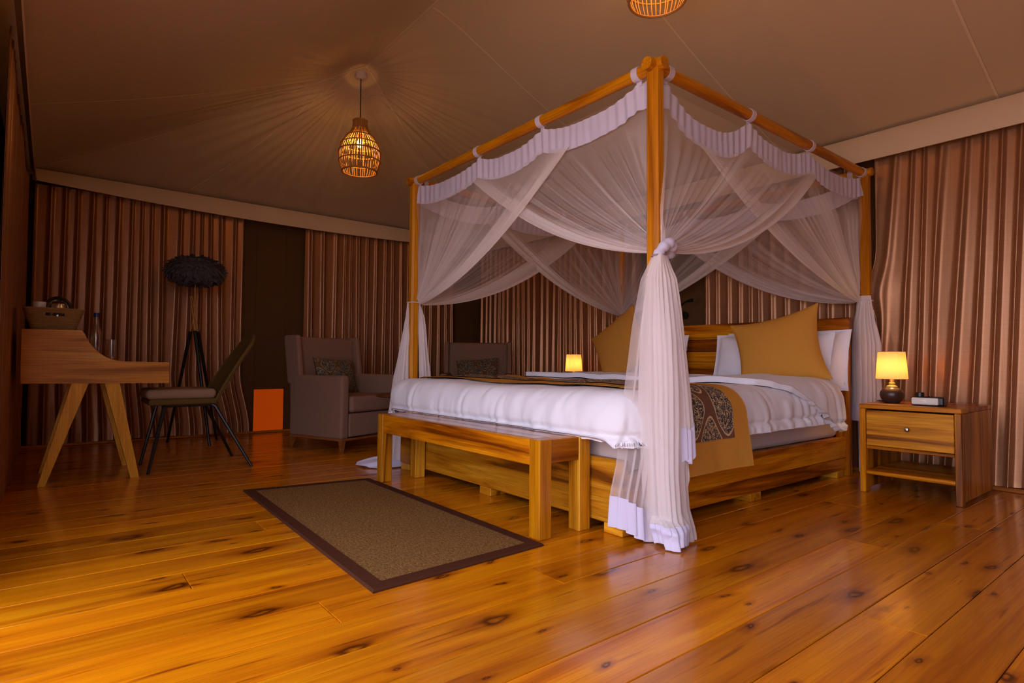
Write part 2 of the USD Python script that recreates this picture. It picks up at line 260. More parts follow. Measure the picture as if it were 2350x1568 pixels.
def graded(a, b, c, n1, n2):                                         # finer near c
    t = np.linspace(-1, 1, n1); return np.unique(np.concatenate([np.linspace(a, b, n2), np.linspace(max(a, c - 2.0), min(b, c + 2.0), n1)]))
gx, gy = graded(XB, XR, AX - 0.3, 240, 90), graded(YL, YH, AY, 240, 80)
X, Y = np.meshgrid(gx, gy, indexing='ij')
ce = thing('ceiling', kind='structure')
P = np.stack([X, Y, roof_z(X, Y)], -1)
part(ce, 'roof_cloth', solid(P, -0.006), 'canvas', smooth=True)
def seam(pts, w):
    p = np.array(pts, float); t = np.linspace(0, 1, 60)[:, None]; q = p[0] * (1 - t) + p[1] * t; d = p[1] - p[0]; d /= np.linalg.norm(d); s = np.array([-d[1], d[0]])
    G = np.stack([np.stack([q[:, 0] + s[0] * o, q[:, 1] + s[1] * o, roof_z(q[:, 0] + s[0] * o, q[:, 1] + s[1] * o) - 0.004], -1) for o in (-w, w)], 1)
    n = grid_normals(G)[..., 2].mean()
    return solid(G if n < 0 else G[:, ::-1], 0.002)
for x in (-0.6, -1.93, 0.73): part(ce, 'seam', seam([(x, AY + 0.02), (x, YH - 0.02)], 0.007), 'seam_cloth', smooth=30)
for p in (((AX, AY), (XB + .05, YL + .05)), ((AX, AY), (XB + .05, YH - .05)), ((AX - .1, AY - .1), (XB + .03, -1.15)), ((AX, AY), (BX, AY)), ((AX - 0.2, AY - 0.2), (-3.3, YL + 0.05))): part(ce, 'seam', seam(p, 0.006), 'seam_cloth', smooth=30)

def wall(name, m, label=None):
    w = part(None, name, m, 'brown_canvas'); tag(w, kind='structure'); return w
wall('wall_back', cat_(box(XB - .03, XB, YL, -0.40, 0, ZW + .05), box(XB - .03, XB, -0.40, -0.085, 0.455, ZW + .05), box(XB - .03, XB, -0.085, YH + .03, 0, ZW + .05)))
wall('wall_head', box(XB - .03, XR + .03, YH, YH + .03, 0, ZW + .05))
wall('wall_right', box(XR, XR + .03, YL, YH, 0, ZW + .05))
wall('wall_front', cat_(box(XB - .03, FX, YL - .03, YL, 0, ZW + .05), box(FX - .01, XR + .03, YL - .03, YL, 2.28, ZW + .05)))
wn = thing('window_1', kind='structure')
part(wn, 'orange_cloth', box(XB - .02, XB - .012, -0.40, -0.085, 0.0, 0.455, .001), 'orange_backlit_cloth', smooth=False)
part(wn, 'frame', cat_(box(XB - .01, XB + .008, -0.412, -0.400, 0, .467), box(XB - .01, XB + .008, -0.085, -0.073, 0, .467), box(XB - .01, XB + .008, -0.412, -0.073, .455, .467)), 'brown_canvas')
b = part(None, 'baseboard_head', box(XB + .02, XR, YH - .105, YH - .075, 0, 0.028, .004), 'teak_x'); tag(b, kind='structure')
b = part(None, 'baseboard_back', box(XB + .11, XB + .14, YL + .02, YH - .1, 0, 0.022, .004), 'teak_y'); tag(b, kind='structure')
# pelmet bands: canvas strip along the eaves that hides the curtain rails; slack in the middle
def pelmet(name, p0, p1, sag, nrm, zlo=2.235):
    s = np.linspace(0, 1, 60); p0, p1 = np.array(p0), np.array(p1); G = []
    for s_ in s:
        q = p0 * (1 - s_) + p1 * s_; d = sag * 4 * s_ * (1 - s_); n = np.array(nrm)
        G.append([(q[0] + n[0] * o, q[1] + n[1] * o, z - d * w) for z, w, o in ((ZW + 0.012, .0, -.02), (ZW - .02, .1, .0), ((ZW + zlo) / 2, .5, .012), (zlo, 1, .018))])
    G = np.array(G); m = solid(G, 0.008); w = part(None, name, m, 'canvas_band', smooth=40); tag(w, kind='structure')
pelmet('trim_1', (XB + .17, YL + .14, 0), (XB + .17, YH - .12, 0), .075, (1, 0), 2.305)
pelmet('trim_2', (XB + .15, YH - .16, 0), (XR, YH - .16, 0), .02, (0, -1))
pelmet('trim_3', (XB + .15, YL + .15, 0), (-1.2, YL + .15, 0), .05, (0, 1), 2.30)

# ------------------------------------------------------------------ curtains
def curtain(p0, p1, nrm, label, folds, amp=.042, seed=0, lean=0.0, zt=2.30, zb=.02, flare=0.0, pinch=None, slack=.6, zf=.6, sharp=4.0):
    p0, p1, n = np.array(p0, float), np.array(p1, float), np.array(nrm, float)
    L = np.linalg.norm(p1 - p0); ns, nz = int(folds * 22) + 1, 60
    S, T = np.meshgrid(np.linspace(0, 1, ns), np.linspace(0, 1, nz), indexing='ij')      # T: 0 top, 1 bottom
    ph = folds * S + slack * noise2(S * folds * .55, T * zf, seed) + lean * T + .25 * noise1(S * folds * .9 + 5, seed + 1) * (1 - .3 * T)
    c = np.cos(2 * PI * ph); ridge = (0.5 + 0.5 * c) ** sharp
    A = amp * (0.75 + 0.4 * noise2(S * folds * .7 + 3, T * .8, seed + 2)) * (0.65 + 0.5 * T)
    off = A * (ridge - .25) + .010 * noise2(S * folds * .4, T * 2.2, seed + 3) + .006 * noise2(S * folds * 2.2, T * 9, seed + 4) * sstep(.6, 1, T)
    s2 = S + flare * sstep(.72, 1, T) * S
    if pinch: s2 = s2 + pinch[1] * np.exp(-((T - pinch[0]) / .07) ** 2) * (1 - S) ** 40; off = off + .04 * np.exp(-((T - pinch[0]) / .06) ** 2) * (1 - S) ** 40
    Q = p0[None, None] * (1 - s2[..., None]) + p1[None, None] * s2[..., None] + n * off[..., None]
    z = zt + (zb - zt) * T + .012 * noise1(S * folds * .5, seed + 6) * (T > .98)
    P = np.concatenate([Q, z[..., None]], -1)
    flip = np.cross(np.append(p1 - p0, 0), [0, 0, -1])[:2] @ n < 0
    P = P[::-1] if flip else P
    m = part(None, 'curtain', solid(P, .003), 'satin', smooth=True)
    tag(m, label, 'curtain', 'satin curtains along the tent walls'); return m
cx, cy = XB + .10, YH - .10
curtain((cx, YL + .16), (cx, -0.56), (1, 0), 'long satin curtain on the back wall behind the desk, beside the brown canvas gap', 17, seed=1, flare=.06)
curtain((cx, 0.085), (cx, 2.05), (1, 0), 'satin curtain on the back wall behind the two armchairs', 18, seed=2)
curtain((-4.80, cy), (-2.06, cy), (0, -1), 'satin curtain on the head wall lit by the left bedside lamp', 27, seed=3)
curtain((-1.36, cy), (-0.09, cy), (0, -1), 'satin curtain directly behind the headboard of the bed', 12, amp=.03, seed=4)
curtain((0.03, cy), (2.6, cy), (0, -1), 'broad shiny satin curtain behind the right bedside table, at the right picture edge', 25, amp=.036, seed=15, lean=1.2, pinch=(.44, -.018), slack=.30, zb=.035, zf=.35, sharp=4.0)
curtain((XB + .15, YL + .11), (-1.85, YL + .11), (0, 1), 'satin curtain on the near side wall at the left picture edge', 23, amp=.022, seed=6)

# ------------------------------------------------------------------ rug
def quad_pt(q, u, v): return (q[0] * (1 - u) + q[1] * u) * (1 - v) + (q[3] * (1 - u) + q[2] * u) * v
rq = np.array([(-2.03, -1.215), (-0.172, -1.265), (-0.205, -0.48), (-1.915, -0.475)]); rc = rq.mean(0); rq = rq - rc
rug = thing('rug', 'brown sisal rug with dark border on the floor before the bench', 'rug', (rc[0], rc[1], 0))
def rug_ring(w0, w1, z0, z1):
    L, H = 1.78, .80; o = []
    for (w, z) in ((w0, 0.0005), (w0, z0), (w0 + .006, z1), (w1, z1), (w1, 0.0005)):
        o.append([np.append(quad_pt(rq, u, v), z) for u, v in ((w / L, w / H), (1 - w / L, w / H), (1 - w / L, 1 - w / H), (w / L, 1 - w / H))])
    return np.array(o).transpose(1, 0, 2)
part(rug, 'border', sheet(rug_ring(0, .058, .006, .0105), True), 'rug_border')
u, v = np.meshgrid(np.linspace(.05 / 1.78, 1 - .05 / 1.78, 3), np.linspace(.05 / .80, 1 - .05 / .80, 3), indexing='ij')
part(rug, 'woven_field', solid(np.array([[np.append(quad_pt(rq, a, b), .0085) for a, b in zip(r1, r2_)] for r1, r2_ in zip(u, v)]), .007), 'sisal', smooth=False)

# ------------------------------------------------------------------ bench at the foot of the bed
bx0, bx1, by0, by1, bh = -1.841, -0.258, -0.460, -0.147, 0.431
bench = thing('bench', 'low teak bench standing at the foot of the bed', 'bench', ((bx0 + bx1) / 2, (by0 + by1) / 2, 0))
hx, hy, lw = (bx1 - bx0) / 2, (by1 - by0) / 2, .072
for sx in (-1, 1):
    for sy in (-1, 1): part(bench, 'leg', box(sx * hx, sx * (hx - lw), sy * hy, sy * (hy - lw), 0, bh, .004), 'honey_teak_z' if (sx, sy) == (1, -1) else 'pale_wood_z', smooth=False)
for sy in (-1, 1): part(bench, 'apron', box(-hx + lw, hx - lw, sy * (hy - .004), sy * (hy - .03), bh - .115, bh - .001), 'teak_x', smooth=False)
for sx in (-1, 1): part(bench, 'end_rail', box(sx * (hx - .004), sx * (hx - .03), -hy + lw, hy - lw, bh - .105, bh - .001), 'teak_y', smooth=False)
for i in range(3):
    w = (2 * hy - .06) / 3; part(bench, 'seat_board', box(-hx + lw, hx - lw, -hy + .03 + w * i + .0006, -hy + .03 + w * (i + 1) - .0006, bh - .024, bh, .0015), 'teak_top', smooth=False)
for sx in (-1, 1): part(bench, 'seat_board', box(sx * (hx - .03), sx * (hx - lw), -hy + lw, hy - lw, bh - .024, bh - .0005, .0015), 'teak_y', smooth=False)

# ------------------------------------------------------------------ four-poster bed
W, L, H = 2.221, 2.347, 2.122
bed = thing('four_poster_bed', 'large teak four-poster bed with round canopy rails', 'bed', (-W / 2, L / 2, 0))
def bp(m): m.apply_translation((W / 2, -L / 2, 0)); return m
def post(x, y):
    w, c = .033, .014; ring = [(w, -w + c), (w, w - c), (w - c, w), (-w + c, w), (-w, w - c), (-w, -w + c), (-w + c, -w), (w - c, -w)]
    return hull([(x + a, y + b_, z) for a, b_ in ring for z in (0.0, H + .022)] + [(x, y, H + .036)])
for (x, y) in ((0, 0), (-W, 0), (0, L), (-W, L)): part(bed, 'post', bp(post(x, y)), 'honey_teak_z', smooth=False)
for y in (0, L): part(bed, 'canopy_rail', bp(rod((-W - .055, y, H), (.055, y, H), .029, n=18)), 'honey_teak_x')
for x in (0, -W): part(bed, 'canopy_rail', bp(rod((x, -.062, H - .004), (x, L + .05, H - .004), .029, n=18)), 'honey_teak_y')
xs, xl, yf, zb = -.076, -2.145, -.135, .046
part(bed, 'footboard', bp(box(xl, xs, yf, yf + .045, zb, .335, .005)), 'pale_wood_x', smooth=False)
for x in (xs, xl + .04): part(bed, 'side_rail', bp(box(x - .04, x, yf + .046, 2.185, zb + .085, .272, .004)), 'teak_y', smooth=False)
for x in (xs - .004, xl + .036): part(bed, 'lower_rail', bp(box(x - .032, x, yf + .046, 2.185, zb, zb + .084, .004)), 'teak_y', smooth=False)
for x in (xs - .06, xl + .06, -W / 2):
    for y in (yf + .06, 1.0, 2.10): part(bed, 'foot', bp(box(x - .055, x + .055, y - .055, y + .055, 0, zb + (.02 if abs(x + W / 2) < .1 else 0.0), .003)), 'pale_wood_x', smooth=False)
part(bed, 'base_board', bp(box(xl + .041, xs - .041, yf + .047, 2.18, .20, .262)), 'pale_wood_x', smooth=False)
for x in (-.105, -W + .105): part(bed, 'headboard_leg', bp(box(x - .045, x + .045, 2.195, 2.245, 0, 1.0, .004)), 'teak_z', smooth=False)
part(bed, 'headboard_rail', bp(box(-W + .05, -.05, 2.188, 2.252, .985, 1.095, .006)), 'teak_x', smooth=False)
z = .985
for hgt in (.018, .10, .085, .10, .10, .10, .10):
    part(bed, 'headboard_plank', bp(box(-W + .15, -.15, 2.198 + (.0 if hgt > .05 else -.004), 2.238, z - hgt + .001, z - .001, .003)), 'teak_x', smooth=False); z -= hgt
part(bed, 'side_filler', bp(box(xs - .03, xs - .002, 2.186, 2.20, .1, .25)), 'teak_z', smooth=False)

mt = part(None, 'mattress', rbox(xl + .045, xs - .045, yf + .055, 2.178, .264, .60, .045), 'mattress_cloth', smooth=40)
tag(mt, 'thick mattress in a pale fitted sheet inside the wooden bed frame', 'mattress')

# cloth draped over a bed: (a, b) are lengths along the cloth; beyond the edges it bends over and hangs
EX0, EX1, EY0 = -2.085, -.135, -.06
def drape(a, b, ztop, r, lift=0.0, spread=.06, dmax=None):
    dx = np.maximum(a - EX1, 0) - np.maximum(EX0 - a, 0); dy = -np.maximum(EY0 - b, 0)
    d = np.hypot(dx, dy)
    if dmax is not None: k = np.minimum(1, dmax * 0.99 / np.maximum(d, 1e-9)); dx, dy, d = dx * k, dy * k, d * k
    ux, uy = dx / np.maximum(d, 1e-9), dy / np.maximum(d, 1e-9)
    arc = np.clip(d, 0, r * PI / 2); off = (r + lift) * np.sin(arc / r); rest = np.maximum(d - r * PI / 2, 0)
    off = off + spread * rest; dz = -(r) * (1 - np.cos(arc / r)) - rest
    return np.clip(a, EX0, EX1) + ux * off, np.maximum(b, EY0) + uy * off, ztop + lift + dz, d
def quilt(ztop, r, a0, a1, b0, b1, na, nb, lift, seed, b0f=None, hem=True, puff=1.0):
    A, T = np.meshgrid(np.linspace(a0, a1, na), np.linspace(0, 1, nb), indexing='ij')
    B = b0 + (b1 - b0) * T if b0f is None else b0f(A) * (1 - T) + b1 * T
    x, y, z, d = drape(A, B, ztop, r, lift, dmax=EX0 - a0)
    bulge = .022 * noise2(A * 2.6, B * 2.6, seed) + .014 * noise2(A * 6, B * 5, seed + 1) + .012 * sstep(.0, .12, d)
    along = np.where(np.abs(A - np.clip(A, EX0, EX1)) > np.maximum(EY0 - B, 0), B, A)
    wr = .026 * np.abs(noise2(along * 15 + 1.2 * noise2(A * 3, B * 3, seed + 5), d * 3, seed + 2)) * sstep(.02, .16, d) + .006 * noise2(along * 42, d * 4, seed + 3) * sstep(.1, .3, d)
    wr = wr + .007 * np.maximum(0, noise2(A * 9 + 4 * B, B * 3 - A, seed + 8)) ** 1 * (1 - sstep(.1, .3, d))
    if hem:
        hm = d.max(1, keepdims=True) - d if False else (np.maximum(EX0 - a0, 0) - d)
        wr = wr - .016 * np.exp(-((hm - .055) / .012) ** 2) * (d > .1) + .014 * noise2(along * 34, hm * 20, seed + 7) * sstep(.06, .03, hm) * (d > .1)
    P = np.stack([x, y, z], -1); n = grid_normals(P); n = np.where(n[..., 2:3] < -.3, -n, n)
    return P + n * (puff * bulge + wr)[..., None] * 1.0
dv = thing('duvet', 'white puffy duvet spread over the bed, hanging over its sides', 'duvet', (-W / 2, .6, 0))
def dp(m): m.apply_translation((W / 2, -.6, 0)); return m
dl = .33
part(dv, 'cover', dp(solid(quilt(.642, .15, EX0 - dl, EX1 + dl, EY0 - .29, 1.70, 230, 170, 0, 21), .018)), 'white_linen', smooth=True)
def fold_edge(A): d = np.maximum(A - EX1, 0) + np.maximum(EX0 - A, 0); return 1.02 + .35 * sstep(0, .1, d) * 0 + 1.9 * np.clip(d - .03, 0, .4) + .02 * noise1(A * 4, 3)
part(dv, 'folded_edge', dp(solid(quilt(.650, .15, EX0 - .42, EX1 + .42, 1.0, 1.80, 230, 60, .035, 41, fold_edge, puff=.8), .035)), 'white_linen', smooth=True)

# runner
rn = thing('bed_runner', 'mustard bed runner with a printed medallion band across the duvet', 'bed runner', (-W / 2, .3, 0))
def strip(a0, a1, b0, b1, na, nb, lift):
    A, B = np.meshgrid(np.linspace(a0, a1, na), np.linspace(b0, b1, nb), indexing='ij')
    x, y, z, d = drape(A, B, .642, .15, lift)
    y = y + .05 * sstep(.15, .55, d) * (B - .3) * .5
    wob = .022 * noise2(A * 2.6, B * 2.6, 21) + .014 * noise2(A * 6, B * 5, 22) + .012 * sstep(.0, .12, d) + .012 * sstep(.06, .2, d) + .007 * noise2(B * 12, d * 2, 62) * sstep(.2, .5, d)
    P = np.stack([x, y, z], -1); n = grid_normals(P); n = np.where(n[..., 2:3] < -.3, -n, n); P = P + n * wob[..., None]
    P[..., 0] -= W / -2; P[..., 1] -= .3
    uv = np.stack([B - .36, A - EX1], -1).reshape(-1, 2)
    return P, uv
P, uv = strip(EX0 - .47, EX1 + .49, .03, .67, 200, 30, .016); part(rn, 'mustard_cloth', solid(P, .004), 'mustard', smooth=True)
P, uv = strip(EX0 - .33, EX1 + .345, .17, .54, 200, 18, .0205); part(rn, 'printed_band', sheet(P), 'runner_print', uv=uv)

# pillows and cushions
def pillow(w, h, th, flange=0.0, ear=.05, n=36, wr=.004, seed=0, power=2.6):
    u, v = np.meshgrid(np.linspace(-1, 1, n), np.linspace(-1, 1, n), indexing='ij')
    s = 1.0 if not flange else 1 + 2 * flange / w
    def prof(t): t = np.clip(np.abs(t) * s, 0, 1); return (1 - t ** power) ** .55
    T = th / 2 * prof(u) * prof(v) + .0025
    pinx = 1 - ear * (1 - v ** 2) * 1.0; pinz = 1 - ear * (1 - u ** 2)
    x, zz = u * w / 2 * pinx, v * h / 2 * pinz
    wk = wr * noise2(u * 4, v * 4, seed) + wr * .8 * noise2(u * 9 + 3 * v, v * 2, seed + 1) + wr * noise2(u * 16, v * 16, seed + 2) * (np.maximum(np.abs(u), np.abs(v)) > .8) * .7
    F = np.stack([x, -(T + wk * prof(u)), zz], -1); Bk = np.stack([x, T + wk, zz], -1)
    rim = np.stack([x, x * 0, zz], -1)
    a, b_ = gridfaces(n, n), gridfaces(n, n)[:, ::-1]; N = n * n
    ring = [i * n for i in range(n)] + [(n - 1) * n + j for j in range(1, n)] + [i * n + n - 1 for i in range(n - 2, -1, -1)] + [j for j in range(n - 2, 0, -1)]
    sd = np.array([[ring[k], ring[k] + N, ring[(k + 1) % len(ring)] + N, ring[(k + 1) % len(ring)]] for k in range(len(ring))])
    uv = np.stack([x, zz], -1).reshape(-1, 2)
    return tri(np.vstack([F.reshape(-1, 3), Bk.reshape(-1, 3)]), np.vstack([a, b_ + N, sd[:, ::-1]])), np.vstack([uv, uv])
def place(m, roll=0, tilt=0, yaw=0):
    R = trimesh.transformations
    m.apply_transform(R.rotation_matrix(math.radians(yaw), [0, 0, 1]) @ R.rotation_matrix(math.radians(tilt), [1, 0, 0]) @ R.rotation_matrix(math.radians(roll), [0, 1, 0])); return m
def put_pillow(name, label, cat, loc, w, h, th, mt_, roll=0, tilt=0, yaw=0, group=None, **kw):
    t = thing(name, label, cat, loc, 0, group); m, _ = pillow(w, h, th, **kw); part(t, 'case' if 'pillow' in name else 'cover', place(m, roll, tilt, yaw), mt_, smooth=60)
    rimn = np.linspace(0, 2 * PI, 4, endpoint=False); return t
put_pillow('pillow', 'white bed pillow leaning on the headboard, rear one on the lamp side', 'pillow', (-.455, 2.075, .80), .91, .42, .17, 'white_linen', tilt=-9, flange=.03, seed=4, ear=.03, wr=.008, group='white pillows against the headboard')
put_pillow('pillow', 'white bed pillow standing just behind the right mustard cushion', 'pillow', (-.49, 1.935, .795), .88, .40, .19, 'white_linen', tilt=-13, flange=.03, seed=5, ear=.03, wr=.008, group='white pillows against the headboard')
put_pillow('pillow', 'white bed pillow at the headboard left of the bare planks', 'pillow', (-1.72, 2.06, .80), .90, .42, .18, 'white_linen', tilt=-10, flange=.03, seed=6, ear=.03, wr=.008, group='white pillows against the headboard')
put_pillow('cushion', 'large mustard cushion leaning at the right of the bed', 'cushion', (-.345, 1.78, .862), .61, .535, .18, 'mustard', roll=-13, tilt=-14, yaw=6, ear=.14, seed=7, wr=.003, power=2.2, group='large mustard cushions on the bed')
put_pillow('cushion', 'large mustard cushion balanced on its corner at the left of the bed', 'cushion', (-1.80, 1.83, .91), .56, .56, .17, 'mustard', roll=-33, tilt=-12, yaw=-4, ear=.08, seed=8, wr=.003, power=2.2, group='large mustard cushions on the bed')

# ------------------------------------------------------------------ mosquito net
net = thing('mosquito_net', 'sheer white mosquito net looped to the canopy rails and tied to the posts', 'mosquito net', (-W / 2, L / 2, 0))
def npt(P): P = np.array(P, float); P[..., 0] += W / 2; P[..., 1] -= L / 2; return P
CORN = {'a': (0, 0), 'b': (-W, 0), 'c': (0, L), 'd': (-W, L)}
TIE = {'a': (.045, -.005, 1.285), 'b': (-W + .035, .02, 1.212), 'c': (-.03, L - .02, 1.225), 'd': (-W + .03, L - .03, 1.25)}
def side_pts(c0, c1):
    p0, p1 = np.array(CORN[c0]), np.array(CORN[c1]); d = (p1 - p0) / np.linalg.norm(p1 - p0); mid = np.array([-W / 2, L / 2]); n = np.array([-d[1], d[0]])
    if (p0 - mid) @ n < 0: n = -n
    return p0, p1, d, n
loops = {('a', 'b'): [(.10, .785, 1.396, 2.163), (.055, .055, .045)], ('a', 'c'): [(.09, .814, 1.518, 2.30), (.125, .065, .055)], ('b', 'd'): [(.08, .80, 1.52, 2.27), (.06, .06, .06)], ('d', 'c'): [(.08, .76, 1.43, 2.14), (.06, .06, .06)]}
def val_top(side, q):
    pos, sag = loops[side]; z = np.full_like(q, 2.083)
    for (a, b_, s) in zip(pos[:-1], pos[1:], sag):
        t = (q - a) / (b_ - a); inside = (t >= 0) & (t <= 1)
        z = np.where(inside, 2.083 - s * (1 - np.abs(2 * np.clip(t, 0, 1) - 1) ** 2.4), z)
    return z
for (c0, c1), (pos, sag) in loops.items():
    p0, p1, d, n = side_pts(c0, c1); Ls = np.linalg.norm(p1 - p0)
    q, t = np.meshgrid(np.linspace(.035, Ls - .035, 420), np.linspace(0, 1, 12), indexing='ij')
    zt = val_top((c0, c1), q); hgt = .132 + .016 * noise1(q * 3, 3)
    near = np.min([np.abs(q - a) for a in pos], 0)
    off = -.012 + .010 * noise2(q * 15 + t * 2.2 * noise1(q * 2, 5), t * .7, 11) * (.5 + .8 * np.exp(-near / .2)) + .006 * np.sin(q * 105 + 12 * noise1(q * 3, 8) + 2 * t) * np.exp(-near / .25) + .012 * t
    xy = p0 + d * q[..., None] + n * off[..., None]
    P = np.concatenate([xy, (zt - hgt * t)[..., None]], -1)
    part(net, 'valance', solid(npt(P), .0015), 'white_cotton', smooth=True)
    for a in pos:                                                     # cotton loop round the rail
        th = np.linspace(0, 2 * PI, 20, endpoint=False); c = p0 + d * a; zc = H - (.004 if c0 + c1 in ('ac', 'bd') else 0)
        ring = lambda r, o: np.stack([np.append(c + d * o + n * r * math.cos(k), zc + r * math.sin(k)) for k in th])
        P = np.stack([ring(.0300, -.018), ring(.0335, -.018), ring(.0335, .018), ring(.0300, .018)], 1)
        tail = np.array([[np.append(c + d * o - n * .01, zz) for zz in (H - .028, 2.07)] for o in (-.015, .015)])
        part(net, 'loop', cat_(sheet(npt(P), True), solid(npt(tail), .002)), 'white_cotton', smooth=50)
def panel(c0, c1, frac, sag, seed, layer=0.0, folds=17):
    key = (c0, c1) if (c0, c1) in loops else (c1, c0); p0, p1, d, n = side_pts(c0, c1); Ls = np.linalg.norm(p1 - p0)
    s, t = np.meshgrid(np.linspace(0, 1, 420), np.linspace(0, 1, 44), indexing='ij')
    q = .03 + s * (frac * Ls - .03); qq = q if key == (c0, c1) else Ls - q
    zt = val_top(key, qq) - .12
    top = np.concatenate([p0 + d * q[..., None], zt[..., None]], -1)
    K = np.array(TIE[c0]); E = K + np.append(d, 0) * ((s - .3) * .05)[..., None] + np.array([0, 0, 1.]) * ((.5 - s) * .045)[..., None]
    tt = t ** .94
    P = top * (1 - tt[..., None]) + E * tt[..., None]
    P[..., 2] -= 4 * tt * (1 - tt) * sag * s ** 1.6
    ph = folds * s + 2.6 * noise1(s * 7, seed) + .35 * noise2(s * 9, t * 2, seed + 1); cph = np.cos(2 * PI * ph)
    sel = .5 + .5 * noise1(s * 11, seed + 2)
    A = (.010 + .012 * sel) * sstep(0, .25, t) * (1 - .75 * tt)
    P[..., :2] += n * (A * cph + layer * (1 - t * .8) + .02 * noise2(s * 3, t * 2, seed + 3) * (1 - t))[..., None]
    # bunching: doubled wedges and closer folds running to the tie, and a rolled free edge
    wn = noise1(s * 17 + seed * 3.1, seed + 5) + .5 * noise1(s * 41, seed + 6) + .25 * noise2(s * 6, t * 1.2, seed + 8)
    dbl = sstep(.16, .24, wn) * sstep(.02, .10, t + .04 * noise1(s * 23, 4))
    fine = np.maximum(0, noise1(s * 75, seed + 4) + .25) * sstep(.05, .45, t)
    edge = sstep(.90 - .22 * t, .985 - .16 * t, s) * (.70 + .30 * noise1(s * 70, seed + 9) ** 2)
    dens = .26 + .22 * dbl * (.6 + .4 * s) + .20 * fine + .50 * tt ** 2.4 * (.25 + .75 * s ** .8) + .80 * edge
    part(net, 'net_panel', sheet(npt(P)), 'netting', dens=np.clip(dens, 0, .93))
panel('a', 'b', .66, .12, 1, -.010); panel('b', 'a', .755, .12, 2, .008)
panel('a', 'c', .68, .15, 3, .008); panel('c', 'a', .86, .09, 4, -.008)
panel('b', 'd', .74, .16, 5, .004); panel('d', 'b', .72, .12, 6, -.006)
panel('c', 'd', .72, .17, 7, .004); panel('d', 'c', .72, .10, 8, -.006)
a, b_ = np.meshgrid(np.linspace(-W + .02, -.02, 30), np.linspace(.02, L - .02, 30), indexing='ij')
P = np.stack([a, b_, 2.05 - .10 * np.sin(PI * (a + W) / W) * np.sin(PI * b_ / L)], -1); part(net, 'net_roof', sheet(npt(P)), 'netting', dens=np.full(900, .20))

LAT, TOW = np.array([.622, .783]), np.array([.782, -.622])            # along / towards the open front seen from the post
def hanging(base, rows, lat, tow, dens0, seed, folds=9, hem=.11, hem_mat='white_cotton', bow=.05, nt=46, ns=110, bottom=None, hemlabel=None):
    """gathered cloth: rows of (z, left, right); bowed towards 'tow'; the lowest strip is an opaque cotton hem"""
    rows = np.array(rows, float)[::-1]; ztop, zbot = rows[-1, 0], rows[0, 0]
    s, t = np.meshgrid(np.linspace(0, 1, ns), np.linspace(0, 1, nt), indexing='ij')
    zb_ = zbot if bottom is None else bottom(s)
    z = ztop + (zb_ - ztop) * t
    zi = ztop + (zbot - ztop) * t
    lo, hi = np.interp(zi, rows[:, 0], rows[:, 1]), np.interp(zi, rows[:, 0], rows[:, 2])
    w = hi - lo; ph = folds * s + 1.1 * noise1(s * folds * .55, seed) + .55 * noise2(s * folds * .4, t * 1.6, seed + 1)
    l = lo + w * s + .012 * np.sin(2 * PI * ph + 1) * sstep(0, .3, t)
    f = bow * np.sin(PI * np.clip(s, 0, 1)) * (.3 + .7 * sstep(0, .5, t)) + np.minimum(.015, .10 * w) * np.cos(2 * PI * ph) * sstep(0, .15, t) * (.35 + .65 * noise2(s * 5, t * 2.5, seed + 4) ** 2 * 2.2) + .014 * noise2(s * 3, t * 3, seed + 5)
    xy = np.array(base) + lat * l[..., None] + tow * f[..., None]
    P = np.concatenate([xy, z[..., None]], -1); P[..., 2] = np.maximum(P[..., 2], .004)
    de = dens0 + .14 * np.maximum(0, np.cos(2 * PI * ph)) ** 3 + .3 * np.exp(-t / .10) + .14 * noise2(s * 22, t * 1.2, seed + 2)
    pl = part(net, 'gathered_net', sheet(npt(P)), 'netting', dens=np.clip(de, 0, .97))
    if hem:
        k = int(nt * (1 - hem / (ztop - zbot))); Q = P[:, k:].copy(); Q[..., :2] += tow * .004
        part(net, 'hem', solid(npt(Q), .0015), hem_mat, smooth=True)
# near post
hanging((.0, .0) + TOW * .045, [(1.245, -.025, .022), (1.14, -.072, .066), (.93, -.104, .085), (.55, -.154, .06), (.30, -.180, .0), (.17, -.208, -.02), (.03, -.220, .0)], LAT, TOW, .36, 31, folds=6, bow=.05, hem=.135, bottom=lambda s: .060 - .056 * sstep(.15, .8, s))
hanging((.0, .0) + TOW * .07, [(1.245, -.022, .030), (1.14, -.060, .076), (.93, -.085, .096), (.55, -.105, .122), (.30, -.085, .108), (.14, -.075, .120), (.05, -.07, .148), (.010, -.06, .152)], LAT, TOW, .74, 35, folds=8, bow=.085, hem=.0)
hanging((.0, .0) + TOW * .06, [(1.245, .0, .034), (1.14, .02, .078), (.93, .025, .098), (.60, .03, .138), (.48, .03, .148), (.34, .035, .152)], LAT, TOW, .74, 39, folds=4, bow=.04, hem=.14, bottom=lambda s: .300 + .075 * s + .022 * np.sin(14 * s))
hanging((.0, .0) + TOW * .05, [(.36, .07, .125), (.27, .075, .132), (.235, .085, .12)], LAT, TOW, .80, 47, folds=3, bow=.03, hem=.0, nt=20)
hanging((.0, .0) + TOW * .115, [(.125, -.045, .085), (.07, -.052, .105), (.004, -.03, .095)], LAT, TOW, .80, 43, folds=6, bow=.09, hem=.085, bottom=lambda s: .004 + .02 * np.maximum(0, np.sin(11 * s)))
P0 = np.append(np.array([0, 0]) + TOW * .05, 0)
kn = [np.append(LAT * .072 - TOW * .035, 1.262), np.append(LAT * .074 + TOW * .01, 1.292), np.append(LAT * .048 + TOW * .046, 1.303), np.append(LAT * .014 + TOW * .06, 1.275), np.append(-LAT * .008 + TOW * .06, 1.235)]
tt = np.linspace(0, 1, 22); kn = np.array([np.interp(tt, np.linspace(0, 1, 5), np.array(kn)[:, i]) for i in range(3)]).T
